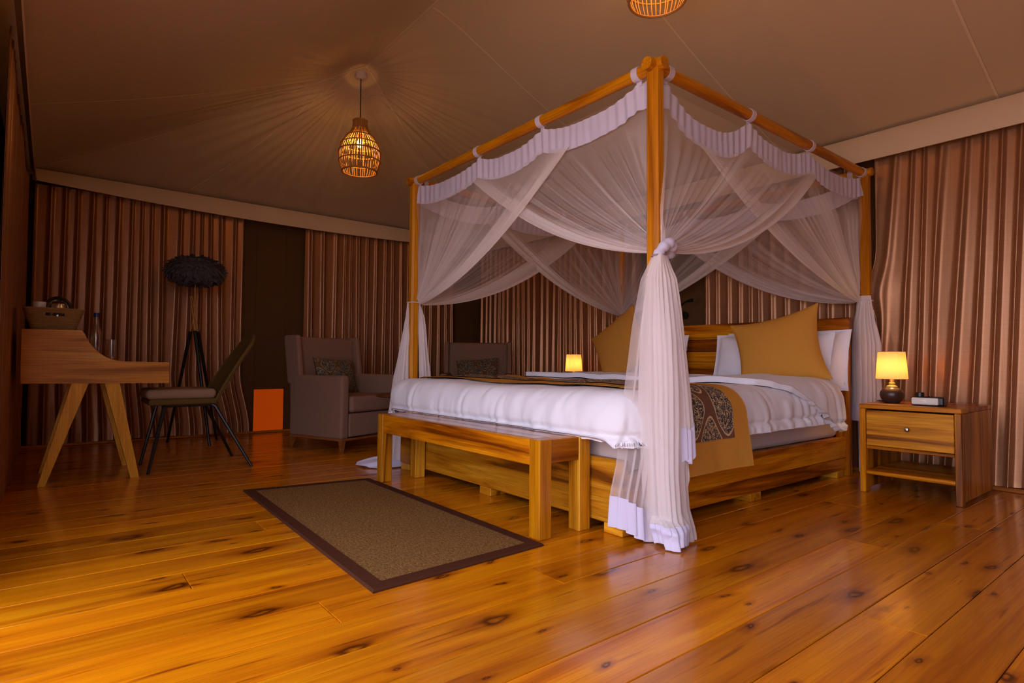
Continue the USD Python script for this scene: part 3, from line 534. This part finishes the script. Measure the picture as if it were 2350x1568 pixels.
part(net, 'knot', tube(npt(kn), .023 + .003 * np.sin(tt * 30), 12), 'white_cotton')
def tie_ring(c, z, r, off=(0, 0)):
    th = np.linspace(0, 2 * PI, 24, endpoint=False); return tube(npt(np.stack([c[0] + off[0] + r * np.cos(th), c[1] + off[1] + r * np.sin(th), z + 0 * th], 1)), .004, 6, True)
part(net, 'tie', tie_ring(CORN['a'], 1.243, .03, TOW * .058), 'string'); part(net, 'tie', tie_ring(CORN['b'], 1.208, .048), 'white_cotton'); part(net, 'tie', tie_ring(CORN['c'], 1.215, .046), 'white_cotton')
# left post: cloth falls on both sides of it and pools on the floor
hanging((-W, 0), [(1.21, -.046, -.028), (1.10, -.058, -.012), (.85, -.10, -.022), (.64, -.144, .0), (.40, -.172, .02), (.15, -.20, .035), (.01, -.23, .04)], LAT, TOW, .76, 51, folds=6, bow=.05, hem=0)
hanging((-W, 0), [(1.21, .03, .046), (1.10, .035, .078), (.85, .045, .098), (.64, .045, .125), (.45, .04, .13)], LAT, TOW, .66, 54, folds=3, bow=.02, hem=.1)
hanging((-W, 0) + TOW * .06, [(.62, -.11, -.03), (.40, -.165, -.03), (.30, -.18, -.03)], LAT, TOW, .7, 57, folds=3, bow=.02, hem=.12)
s, t = np.meshgrid(np.linspace(0, 1, 60), np.linspace(0, 1, 30), indexing='ij')
Q = np.array([-W, 0]) + LAT * (-.40 + .42 * s)[..., None] + TOW * ((t - .35) * (.26 * np.sin(PI * np.clip(s * .85 + .12, 0, 1))))[..., None]
zz = .006 + (.045 * np.sin(PI * t) + .018 * np.maximum(0, np.cos(12 * t + 6 * s + 2 * noise2(s * 4, t * 3, 5)))) * np.sin(PI * np.clip(s * .9 + .08, 0, 1))
part(net, 'pooled_hem', solid(npt(np.concatenate([Q, zz[..., None]], -1)), .002), 'white_cotton', smooth=True)
# head posts
hanging((0, L - .03), [(1.25, -.04, .042), (1.05, -.072, .065), (.90, -.085, .10), (.60, -.092, .105), (.38, -.10, .10)], np.array([1., 0]), np.array([.0, -1.]), .82, 61, folds=6, bow=.05, hem=.12)
hanging((0, L), [(1.15, -.04, .05), (.60, -.07, .085), (.02, -.06, .085)], np.array([1., 0]), np.array([.3, -.95]), .6, 64, folds=5, bow=.02, hem=.1)
hanging((-W, L), [(1.25, -.03, .05), (1.05, -.06, .07), (.60, -.09, .09), (.02, -.09, .09)], np.array([1., 0]), np.array([.0, -1.]), .6, 67, folds=6, bow=.05, hem=.1)

# ------------------------------------------------------------------ bedside tables
nx0, nx1, ny0, ny1, nh = .168, .680, 1.762, 2.36, .5307
def bedside(label, loc, w, d):
    t = thing('bedside_table', label, 'bedside table', loc, group='teak bedside tables'); hw = w / 2
    part(t, 'top', box(-hw, hw, 0, d, nh - .026, nh, .003), 'teak_x', smooth=False)
    for s in (-1, 1):
        part(t, 'side_panel', box(s * hw, s * (hw - .028), .046, d, .02, nh - .027, .003), 'teak_z', smooth=False)
        part(t, 'front_leg', box(s * hw, s * (hw - .034), 0, .045, 0, nh - .027, .003), 'teak_z', smooth=False)
    dr = part(t, 'drawer', cat_(box(-hw + .037, hw - .037, .004, .024, .283, nh - .036, .003), box(-hw + .045, hw - .045, .024, d - .06, .29, .30)), 'pale_wood_x', smooth=False)
    k = lathe([(0, 0), (.006, 0), (.006, .010), (.0135, .016), (.0145, .022), (.009, .028), (0, .029)], 20); k.apply_transform(trimesh.transformations.rotation_matrix(PI / 2, [1, 0, 0])); k.apply_translation((.0, .004, .397))
    part(dr, 'knob', k, 'chrome')
    part(t, 'drawer_rail', box(-hw + .035, hw - .035, .006, .05, .262, .28), 'teak_x', smooth=False)
    part(t, 'shelf', rbox(-hw + .0285, hw - .0285, .004, d - .02, .108, .135, .012), 'teak_x', smooth=30)
    part(t, 'back_rail', box(-hw + .0285, hw - .0285, d - .02, d, .36, nh - .027), 'teak_x', smooth=False)
    return t
ns = bedside('teak bedside table with one drawer, in front of the right-hand curtain', ((nx0 + nx1) / 2, ny0, 0), nx1 - nx0, ny1 - ny0)
copy_of(ns, (-2.66, ny0 + .02, 0), 0, 'teak bedside table hidden behind the far side of the bed, under the left lamp')

def table_lamp(label, loc):
    t = thing('table_lamp', label, 'lamp', loc, group='lit bedside lamps')
    part(t, 'base', lathe([(0, 0), (.040, 0), (.043, .004), (.060, .026), (.0665, .048), (.064, .068), (.052, .086), (.034, .097), (.030, .099)], 40), 'ceramic', smooth=True)
    part(t, 'neck', lathe([(.030, .098), (.031, .104), (.020, .110), (.013, .114), (.0175, .119), (.018, .124), (.012, .129), (.012, .150), (.015, .152), (.015, .17), (0, .171)], 28), 'brass')
    n = 150; pl = lambda th: .012 * np.abs(np.sin(th * 25)) - .006
    part(t, 'shade', lathe([(.086, .150), (.0865, .152), (.0805, .235), (.0735, .318), (.073, .320), (.071, .318), (.0785, .235), (.0845, .152), (.086, .150)], n, pleat=pl), 'shade_cloth', smooth=True)
    part(t, 'bulb', trimesh.creation.icosphere(2, .022).apply_translation((0, 0, .225)), 'table_bulb', smooth=True)
    return t
tl = table_lamp('lit table lamp with dark round base on the right bedside table', (.262, 2.02, nh))
copy_of(tl, (-2.60, 2.05, nh), 0, 'lit table lamp whose shade shows beyond the left of the bed')
cd = part(None, 'lamp_cord', tube([(.20, 2.05, nh + .004), (.15, 2.1, nh + .004), (.135, 2.2, nh + .004), (.13, 2.38, .51), (.125, 2.4, .3), (.12, 2.38, .05), (.11, 2.42, .012), (.02, 2.44, .01)], .003, 6), 'black_plastic')
tag(cd, 'thin black cord running off the right bedside table to the floor', 'cord')

rd = thing('clock_radio', 'white and black clock radio beside the lamp on the bedside table', 'clock radio', (.475, 1.905, nh), 4)
part(rd, 'front_panel', rbox(-.066, .066, -.036, -.004, .006, .048, .009), 'white_plastic', smooth=40)
part(rd, 'body', rbox(-.072, .090, -.020, .075, .002, .053, .010), 'black_plastic', smooth=40)
part(rd, 'dial', lathe([(0, .053), (.022, .053), (.022, .074), (.020, .077), (0, .077)], 26, (-.030, .005, 0)), 'black_plastic')
part(rd, 'button', lathe([(0, .053), (.008, .053), (.008, .058), (0, .058)], 16, (.02, .01, 0)), 'black_plastic')
th = np.linspace(0, 2 * PI, 24, endpoint=False); part(rd, 'emblem', tube(np.stack([.006 * np.cos(th), -.0362 + 0 * th, .028 + .006 * np.sin(th)], 1), .0007, 5, True), 'chrome')

# reading lamp on a flexible stalk in the gap between the curtains
rl = thing('reading_lamp', 'dark gooseneck reading lamp on the canvas wall above the headboard', 'lamp', (-1.62, YH - .01, 1.22))
part(rl, 'wall_plate', lathe([(0, 0), (.035, 0), (.035, .012), (0, .014)], 20).apply_transform(trimesh.transformations.rotation_matrix(PI / 2, [1, 0, 0])), 'black_metal')
pp = np.array([(0, -.01, 0), (.0, -.06, .01), (-.0, -.10, .035), (.03, -.12, .075), (.08, -.13, .105), (.13, -.14, .118)]); t_ = np.linspace(0, 1, 20)
part(rl, 'stalk', tube(np.array([np.interp(t_, np.linspace(0, 1, 6), pp[:, i]) for i in range(3)]).T, .007, 8), 'black_metal')
part(rl, 'collar', rod((-.01, -.09, .02), (.012, -.112, .055), .009), 'chrome'); part(rl, 'head', rod((.12, -.138, .115), (.175, -.15, .118), .011, .017, 14), 'black_metal')

# ------------------------------------------------------------------ desk, chair and what stands on the desk
dk = thing('writing_desk', 'wooden writing desk with a raised curved back and splayed legs', 'desk', (-2.86, -1.87, 0))
c = [(-1.96 + .0, .950)] + [(-1.965 + .145 * (1 - math.cos(k)) ** 1.0 , .950 - .188 * math.sin(k)) for k in np.linspace(.05, PI / 2, 12)]
c = [(-1.972, .948), (-1.955, .925), (-1.945, .900), (-1.93, .870), (-1.905, .835), (-1.875, .805), (-1.845, .783), (-1.81, .767), (-1.775, .759), (-1.74, .755)]
prof = [(-2.255, .620), (-1.490, .612), (-1.493, .750)] + c[::-1] + [(-2.258, .945)]
pl_ = [(y + 1.87, z) for y, z in prof]
DX = -0.62
for x0 in (0, DX + .028): part(dk, 'side_panel', extrude_yz(pl_, x0 - .028, x0), 'desk_wood', smooth=False)
part(dk, 'writing_top', box(DX + .029, -.029, .03, .372, .725, .745), 'desk_wood_x', smooth=False)
part(dk, 'upper_shelf', box(DX + .029, -.029, -.385, -.11, .915, .935), 'desk_wood_x', smooth=False)
part(dk, 'upper_back', box(DX + .029, -.029, -.388, -.370, .63, .914), 'desk_wood_x', smooth=False)
part(dk, 'front_rail', box(DX + .029, -.029, .352, .372, .62, .724), 'desk_wood_x', smooth=False)
part(dk, 'bottom_board', box(DX + .029, -.029, -.369, .351, .622, .636), 'desk_wood_x', smooth=False)
part(dk, 'inner_riser', box(DX + .029, -.029, -.13, -.115, .746, .914), 'desk_wood_x', smooth=False)
for x0 in (-.03, DX + .03):
    part(dk, 'leg', hull([(x0 + a, y, z) for a in (-.022, .022) for y, z in ((-.143, .622), (-.056, .622), (-.292, 0), (-.255, 0))]), 'leg_wood_z', smooth=False)
    part(dk, 'leg', hull([(x0 + a, y, z) for a in (-.022, .022) for y, z in ((.023, .620), (.103, .620), (.177, 0), (.225, 0))]), 'leg_wood_z', smooth=False)

bk = thing('basket', 'woven rectangular basket on the raised back of the desk', 'basket', (-3.06, -2.11, .936))
def rrect(w, d, r, n=6):
    o = []
    for cx_, cy_, a0 in ((w - r, d - r, 0), (-w + r, d - r, PI / 2), (-w + r, -d + r, PI), (w - r, -d + r, 1.5 * PI)):
        o += [(cx_ + r * math.cos(a0 + k), cy_ + r * math.sin(a0 + k)) for k in np.linspace(0, PI / 2, n)]
    return np.array(o)
rows = 15
for k in range(rows):
    f = k / (rows - 1); w_, d_ = .078 + .028 * f, .105 + .045 * f; z = .008 + .136 * f
    q = rrect(w_, d_, .03, 5); p = np.column_stack([q, np.full(len(q), z)])
    if k in (10, 11):
        far = np.array([(w_, .055), (w_, d_ - .03)]); q2 = np.vstack([[(w_, .052)], q, [(w_, -.052)]]); p = np.column_stack([q2, np.full(len(q2), z)]); part(bk, 'coil', tube(p, .0056, 6), 'wicker')
    else: part(bk, 'rim' if k == rows - 1 else 'coil', tube(p, .0075 if k == rows - 1 else .0056, 6, True), 'wicker')
part(bk, 'bottom', box(-.075, .075, -.10, .10, .002, .012), 'wicker')
kt = thing('kettle', 'dark kettle with arched black handle standing in the basket', 'kettle', (-3.07, -2.09, .949))
part(kt, 'body', lathe([(0, 0), (.050, 0), (.055, .01), (.050, .10), (.043, .165), (.030, .178), (0, .182)], 32), 'chrome', smooth=True)
t_ = np.linspace(0, PI, 18); part(kt, 'handle', tube(np.stack([0 * t_, .068 * np.cos(t_), .125 + .085 * np.sin(t_)], 1), .010, 8), 'black_plastic')
part(kt, 'lid', lathe([(.032, .178), (.030, .184), (.008, .187), (.008, .196), (0, .197)], 24), 'black_plastic')
def glassware(name, label, cat, loc, prof, group=None): t = thing(name, label, cat, loc, 0, group); part(t, 'glass', lathe(prof, 28), 'glass', smooth=True); return t
cup = thing('cup', 'pale cup standing left of the kettle in the basket', 'cup', (-3.035, -2.182, .949))
part(cup, 'body', lathe([(0, 0), (.024, 0), (.030, .06), (.033, .175), (.030, .175), (.027, .06), (0, .01)], 28), 'white_plastic', smooth=True)
bt = glassware('water_bottle', 'clear water bottle with a blue cap on the desk', 'bottle', (-3.12, -1.885, .746), [(0, 0), (.031, 0), (.033, .006), (.033, .17), (.030, .20), (.016, .25), (.0135, .262), (.0135, .305), (.0115, .305), (.0115, .262), (.014, .248), (.028, .198), (.031, .17), (.031, .008), (0, .006)])
part(bt, 'cap', lathe([(0, .332), (.016, .332), (.017, .329), (.017, .302), (.0145, .302)], 24), 'blue_plastic')
glassware('drinking_glass', 'clear tall drinking glass beside the bottle on the desk', 'glass', (-3.10, -1.80, .746), [(0, 0), (.028, 0), (.029, .004), (.034, .155), (.0325, .155), (.0275, .010), (0, .008)])

ch = thing('desk_chair', 'padded chair with reclined olive back and black metal legs', 'chair', (-3.15, -1.35, 0))
part(ch, 'seat_shell', rbox(-.21, .21, -.245, .18, .455, .500, .018), 'olive_cloth')
part(ch, 'seat_pad', rbox(-.215, .215, -.260, .17, .497, .565, .028), 'chair_seat_cloth')
bk0, bk1 = np.array([.165, .485]), np.array([.415, .955])
S, T = np.meshgrid(np.linspace(-.21, .21, 15), np.linspace(0, 1, 15), indexing='ij')
wd = 1 - .18 * T ** 3; yy = bk0[0] + (bk1[0] - bk0[0]) * T + .035 * (np.abs(S) / .21) ** 2 * -1 + .03 - .012 * np.sin(PI * T)
P = np.stack([S * wd, yy, bk0[1] + (bk1[1] - bk0[1]) * T - .05 * (np.abs(S) / .21) ** 4 * T], -1)
part(ch, 'backrest', solid(P, .022), 'olive_cloth', smooth=40)
ring = np.vstack([P[0], P[1:-1, -1], P[-1][::-1]]); part(ch, 'back_frame', tube(ring + [0, .006, 0], .012, 8), 'olive_cloth')
for s_ in (-1, 1):
    part(ch, 'leg', tube([(s_ * .17, -.135, .455), (s_ * .18, -.150, .44), (s_ * .215, -.240, 0.0)], [.012, .013, .010], 8), 'black_metal')
    part(ch, 'leg', tube([(s_ * .17, .135, .455), (s_ * .19, .165, .44), (s_ * .29, .395, 0.0)], [.012, .013, .010], 8), 'black_metal')
part(ch, 'under_frame', cat_(rod((-.18, -.14, .45), (.18, -.14, .45), .010), rod((-.18, .14, .45), (.18, .14, .45), .010), rod((-.18, -.14, .45), (-.18, .14, .45), .010), rod((.18, -.14, .45), (.18, .14, .45), .010)), 'black_metal')

# floor lamp with feather shade
lp = thing('floor_lamp', 'tripod floor lamp with a dark feather shade before the curtains', 'lamp', (-4.42, -1.10, 0))
cross = np.array([0, .02, 1.22])
for (fx, fy), top in (((-.17, -.15), (.020, .040, 1.36)), ((.30, .115), (-.036, -.012, 1.36)), ((-.14, .26), (.016, -.008, 1.36))):
    f_ = np.array([fx, fy, 0.]); tp = np.array(top); mid = f_ + (tp - f_) * .76
    part(lp, 'leg', rod(f_, mid, .011, .016), 'black_metal'); part(lp, 'brass_leg_end', rod(mid, tp, .0055, .0045), 'brass')
part(lp, 'stem', rod((0, .02, 1.2), (0, .02, 1.5), .005), 'brass')
part(lp, 'shade_core', trimesh.creation.icosphere(3, 1.0).apply_scale((.22, .22, .12)).apply_translation((0, .02, 1.59)), 'feather', smooth=True)
fm = []
for k in range(520):
    zc = 1 - 2 * (k + .5) / 520; ph = k * 2.39996; rr = math.sqrt(1 - zc * zc)
    nrm = np.array([rr * math.cos(ph) / .22, rr * math.sin(ph) / .22, zc / .12]); nrm /= np.linalg.norm(nrm)
    c0 = np.array([rr * math.cos(ph) * .22, rr * math.sin(ph) * .22, zc * .12 + 1.59]) + [0, .02, 0]
    dn = np.array([rng.normal(0, .3), rng.normal(0, .3), -1.0]) + .55 * np.array([math.cos(ph), math.sin(ph), 0]); dn -= nrm * (dn @ nrm); dn /= max(np.linalg.norm(dn), 1e-6); sd = np.cross(nrm, dn)
    ln, wd_ = rng.uniform(.05, .075), rng.uniform(.014, .021)
    pts = [c0 + nrm * .004] + [c0 + dn * ln * a + sd * wd_ * b2 + nrm * (.008 + .024 * a * a * rng.uniform(.6, 1.3)) for a, b2 in ((.35, .8), (.75, 1), (1, .25), (1, -.25), (.75, -1), (.35, -.8))]
    fm.append(trimesh.Trimesh(pts, [[0, i, i + 1] for i in range(1, 6)], process=False))
part(lp, 'feathers', cat_(*fm), 'feather', smooth=False, kind='stuff')

# ------------------------------------------------------------------ armchairs, cushions, small table
def armchair(label, loc, rot):
    t = thing('armchair', label, 'armchair', loc, rot, 'brown wing armchairs'); w, d = .375, .345      # faces +x
    part(t, 'seat_base', rbox(-d + .10, d - .012, -w + .09, w - .09, .125, .325, .02), 'sofa_cloth')
    part(t, 'seat_cushion', rbox(-d + .14, d + .006, -w + .098, w - .098, .330, .470, .035), 'sofa_cloth')
    for s_ in (-1, 1): part(t, 'arm', hull(np.vstack([rbox(-d + .02, d - .01, s_ * w, s_ * (w - .088), .115, .30, .02).vertices, rbox(-d + .02, d - .0, s_ * (w + .004), s_ * (w - .085), .56, .645, .03).vertices])), 'sofa_cloth')
    part(t, 'backrest', hull(np.vstack([rbox(-d, -d + .12, -w + .03, w - .03, .12, .30, .02).vertices, rbox(-d - .07, -d + .055, -w + .035, w - .035, .80, .985, .035).vertices])), 'sofa_cloth')
    for s_ in (-1, 1): part(t, 'wing', hull(np.vstack([rbox(-d - .02, -d + .15, s_ * w, s_ * (w - .055), .56, .66, .02).vertices, rbox(-d - .075, -d + .105, s_ * w, s_ * (w - .05), .90, .998, .02).vertices])), 'sofa_cloth')
    part(t, 'plinth', cat_(box(-d + .01, d - .015, -w + .01, w - .01, .098, .118)), 'red_wood', smooth=False)
    for sx in (-1, 1):
        for sy in (-1, 1): part(t, 'leg', leg((sx * (d - .035), sy * (w - .035), .098), (sx * (d - .022), sy * (w - .022), 0), .042, .022), 'red_wood', smooth=False)
    return t
f1 = math.degrees(math.atan2(.238, .655)); ca = np.array([-3.663 + .655 / 2, -.437 + .238 / 2]) + np.array([-.342, .94]) * .353
a1 = armchair('brown wing armchair seen from its side, right of the orange panel', (ca[0], ca[1], 0), f1)
dirv = np.array([.80, -.60]); cb = np.array([-3.48, 1.47])
copy_of(a1, (cb[0], cb[1], 0), math.degrees(math.atan2(dirv[1], dirv[0])), 'brown wing armchair facing forward in the far corner beyond the bed')
def chair_cushion(label, loc, yaw, tilt, roll):
    t = thing('cushion', label, 'cushion', loc, 0, 'medallion print cushions on the armchairs'); m, uv_ = pillow(.46, .32, .13, ear=.07, seed=12, power=2.2)
    part(t, 'cover', place(m, roll, tilt, yaw), 'cushion_print', uv=uv_); return t
fa = np.array([.94, .342]); pa = ca - fa * .165
chair_cushion('medallion print cushion half hidden behind the arm of the near armchair', (pa[0] + .03, pa[1] - .01, .635), f1 + 90, -16, 3)
pb = cb - dirv * .11
chair_cushion('medallion print cushion propped on the far corner armchair', (pb[0], pb[1], .645), math.degrees(math.atan2(dirv[1], dirv[0])) + 90, -14, -4)
st = thing('side_table', 'small dark round table between the near armchair and the bed', 'side table', (-2.62, .17, 0))
part(st, 'table_top', lathe([(0, .482), (.24, .482), (.25, .488), (.25, .500), (.245, .504), (0, .504)], 48), 'dark_wood')
part(st, 'pedestal', lathe([(.03, .02), (.024, .06), (.02, .25), (.028, .44), (.06, .482)], 24), 'dark_wood')
part(st, 'foot', lathe([(0, 0), (.12, 0), (.125, .008), (.05, .02), (0, .024)], 32), 'dark_wood')

# ------------------------------------------------------------------ pendant lamps
def pendant(label, loc, drop):
    """loc: where the ceiling rose meets the roof"""
    t = thing('pendant_lamp', label, 'pendant lamp', loc, group='woven pendant lamps')
    part(t, 'ceiling_rose', lathe([(0, .02), (.052, .02), (.052, -.022), (.046, -.034), (.012, -.040), (0, -.040)], 32), 'rose_plastic')
    part(t, 'cord', rod((0, 0, -.03), (0, 0, -drop - .09), .0045, n=8), 'black_plastic')
    prof = np.array([(.058, 0), (.060, .035), (.066, .075), (.082, .105), (.120, .150), (.150, .195), (.170, .250), (.179, .300), (.176, .350), (.165, .400), (.145, .450)])
    zz_, rr_ = -drop - prof[:, 1], prof[:, 0]; fine = np.linspace(0, .45, 22); rf = np.interp(fine, prof[:, 1], rr_)
    n = 44
    for k in range(n):
        a_ = 2 * PI * k / n + rng.normal(0, .012); tw = rng.normal(0, .02)
        aa = a_ + tw * fine / .45
        part(t, 'rib', tube(np.stack([rf * np.cos(aa), rf * np.sin(aa), -drop - fine], 1), .0046, 5), 'rattan', smooth=True)
    for f_, r_ in ((0, .006), (.075, .005), (.145, .006), (.21, .005), (.275, .0065), (.36, .005), (.45, .0075)):
        R = np.interp(f_, prof[:, 1], rr_) + .004; th = np.linspace(0, 2 * PI, 48, endpoint=False)
        part(t, 'hoop', tube(np.stack([R * np.cos(th), R * np.sin(th), np.full(48, -drop - f_)], 1), r_, 6, True), 'rattan')
    part(t, 'lamp_holder', lathe([(0, -drop - .085), (.018, -drop - .085), (.021, -drop - .15), (.014, -drop - .165), (0, -drop - .166)], 20), 'brass')
    b = trimesh.creation.icosphere(2, .026); b.vertices[:, 2] *= 1.35; part(t, 'bulb', b.apply_translation((0, 0, -drop - .20)), 'pendant_bulb', smooth=True)
    return t
z1 = float(roof_z(np.array(-3.13), np.array(-.05)))
pd = pendant('woven rattan pendant lamp with glowing bulb, hanging left of the bed', (-3.13, -.05, z1), z1 - 2.87)
z2 = float(roof_z(np.array(-.27), np.array(.37)))
pendant('woven rattan pendant lamp cut by the top picture edge, above the bed corner', (-.27, .37, z2), z2 - 3.16)
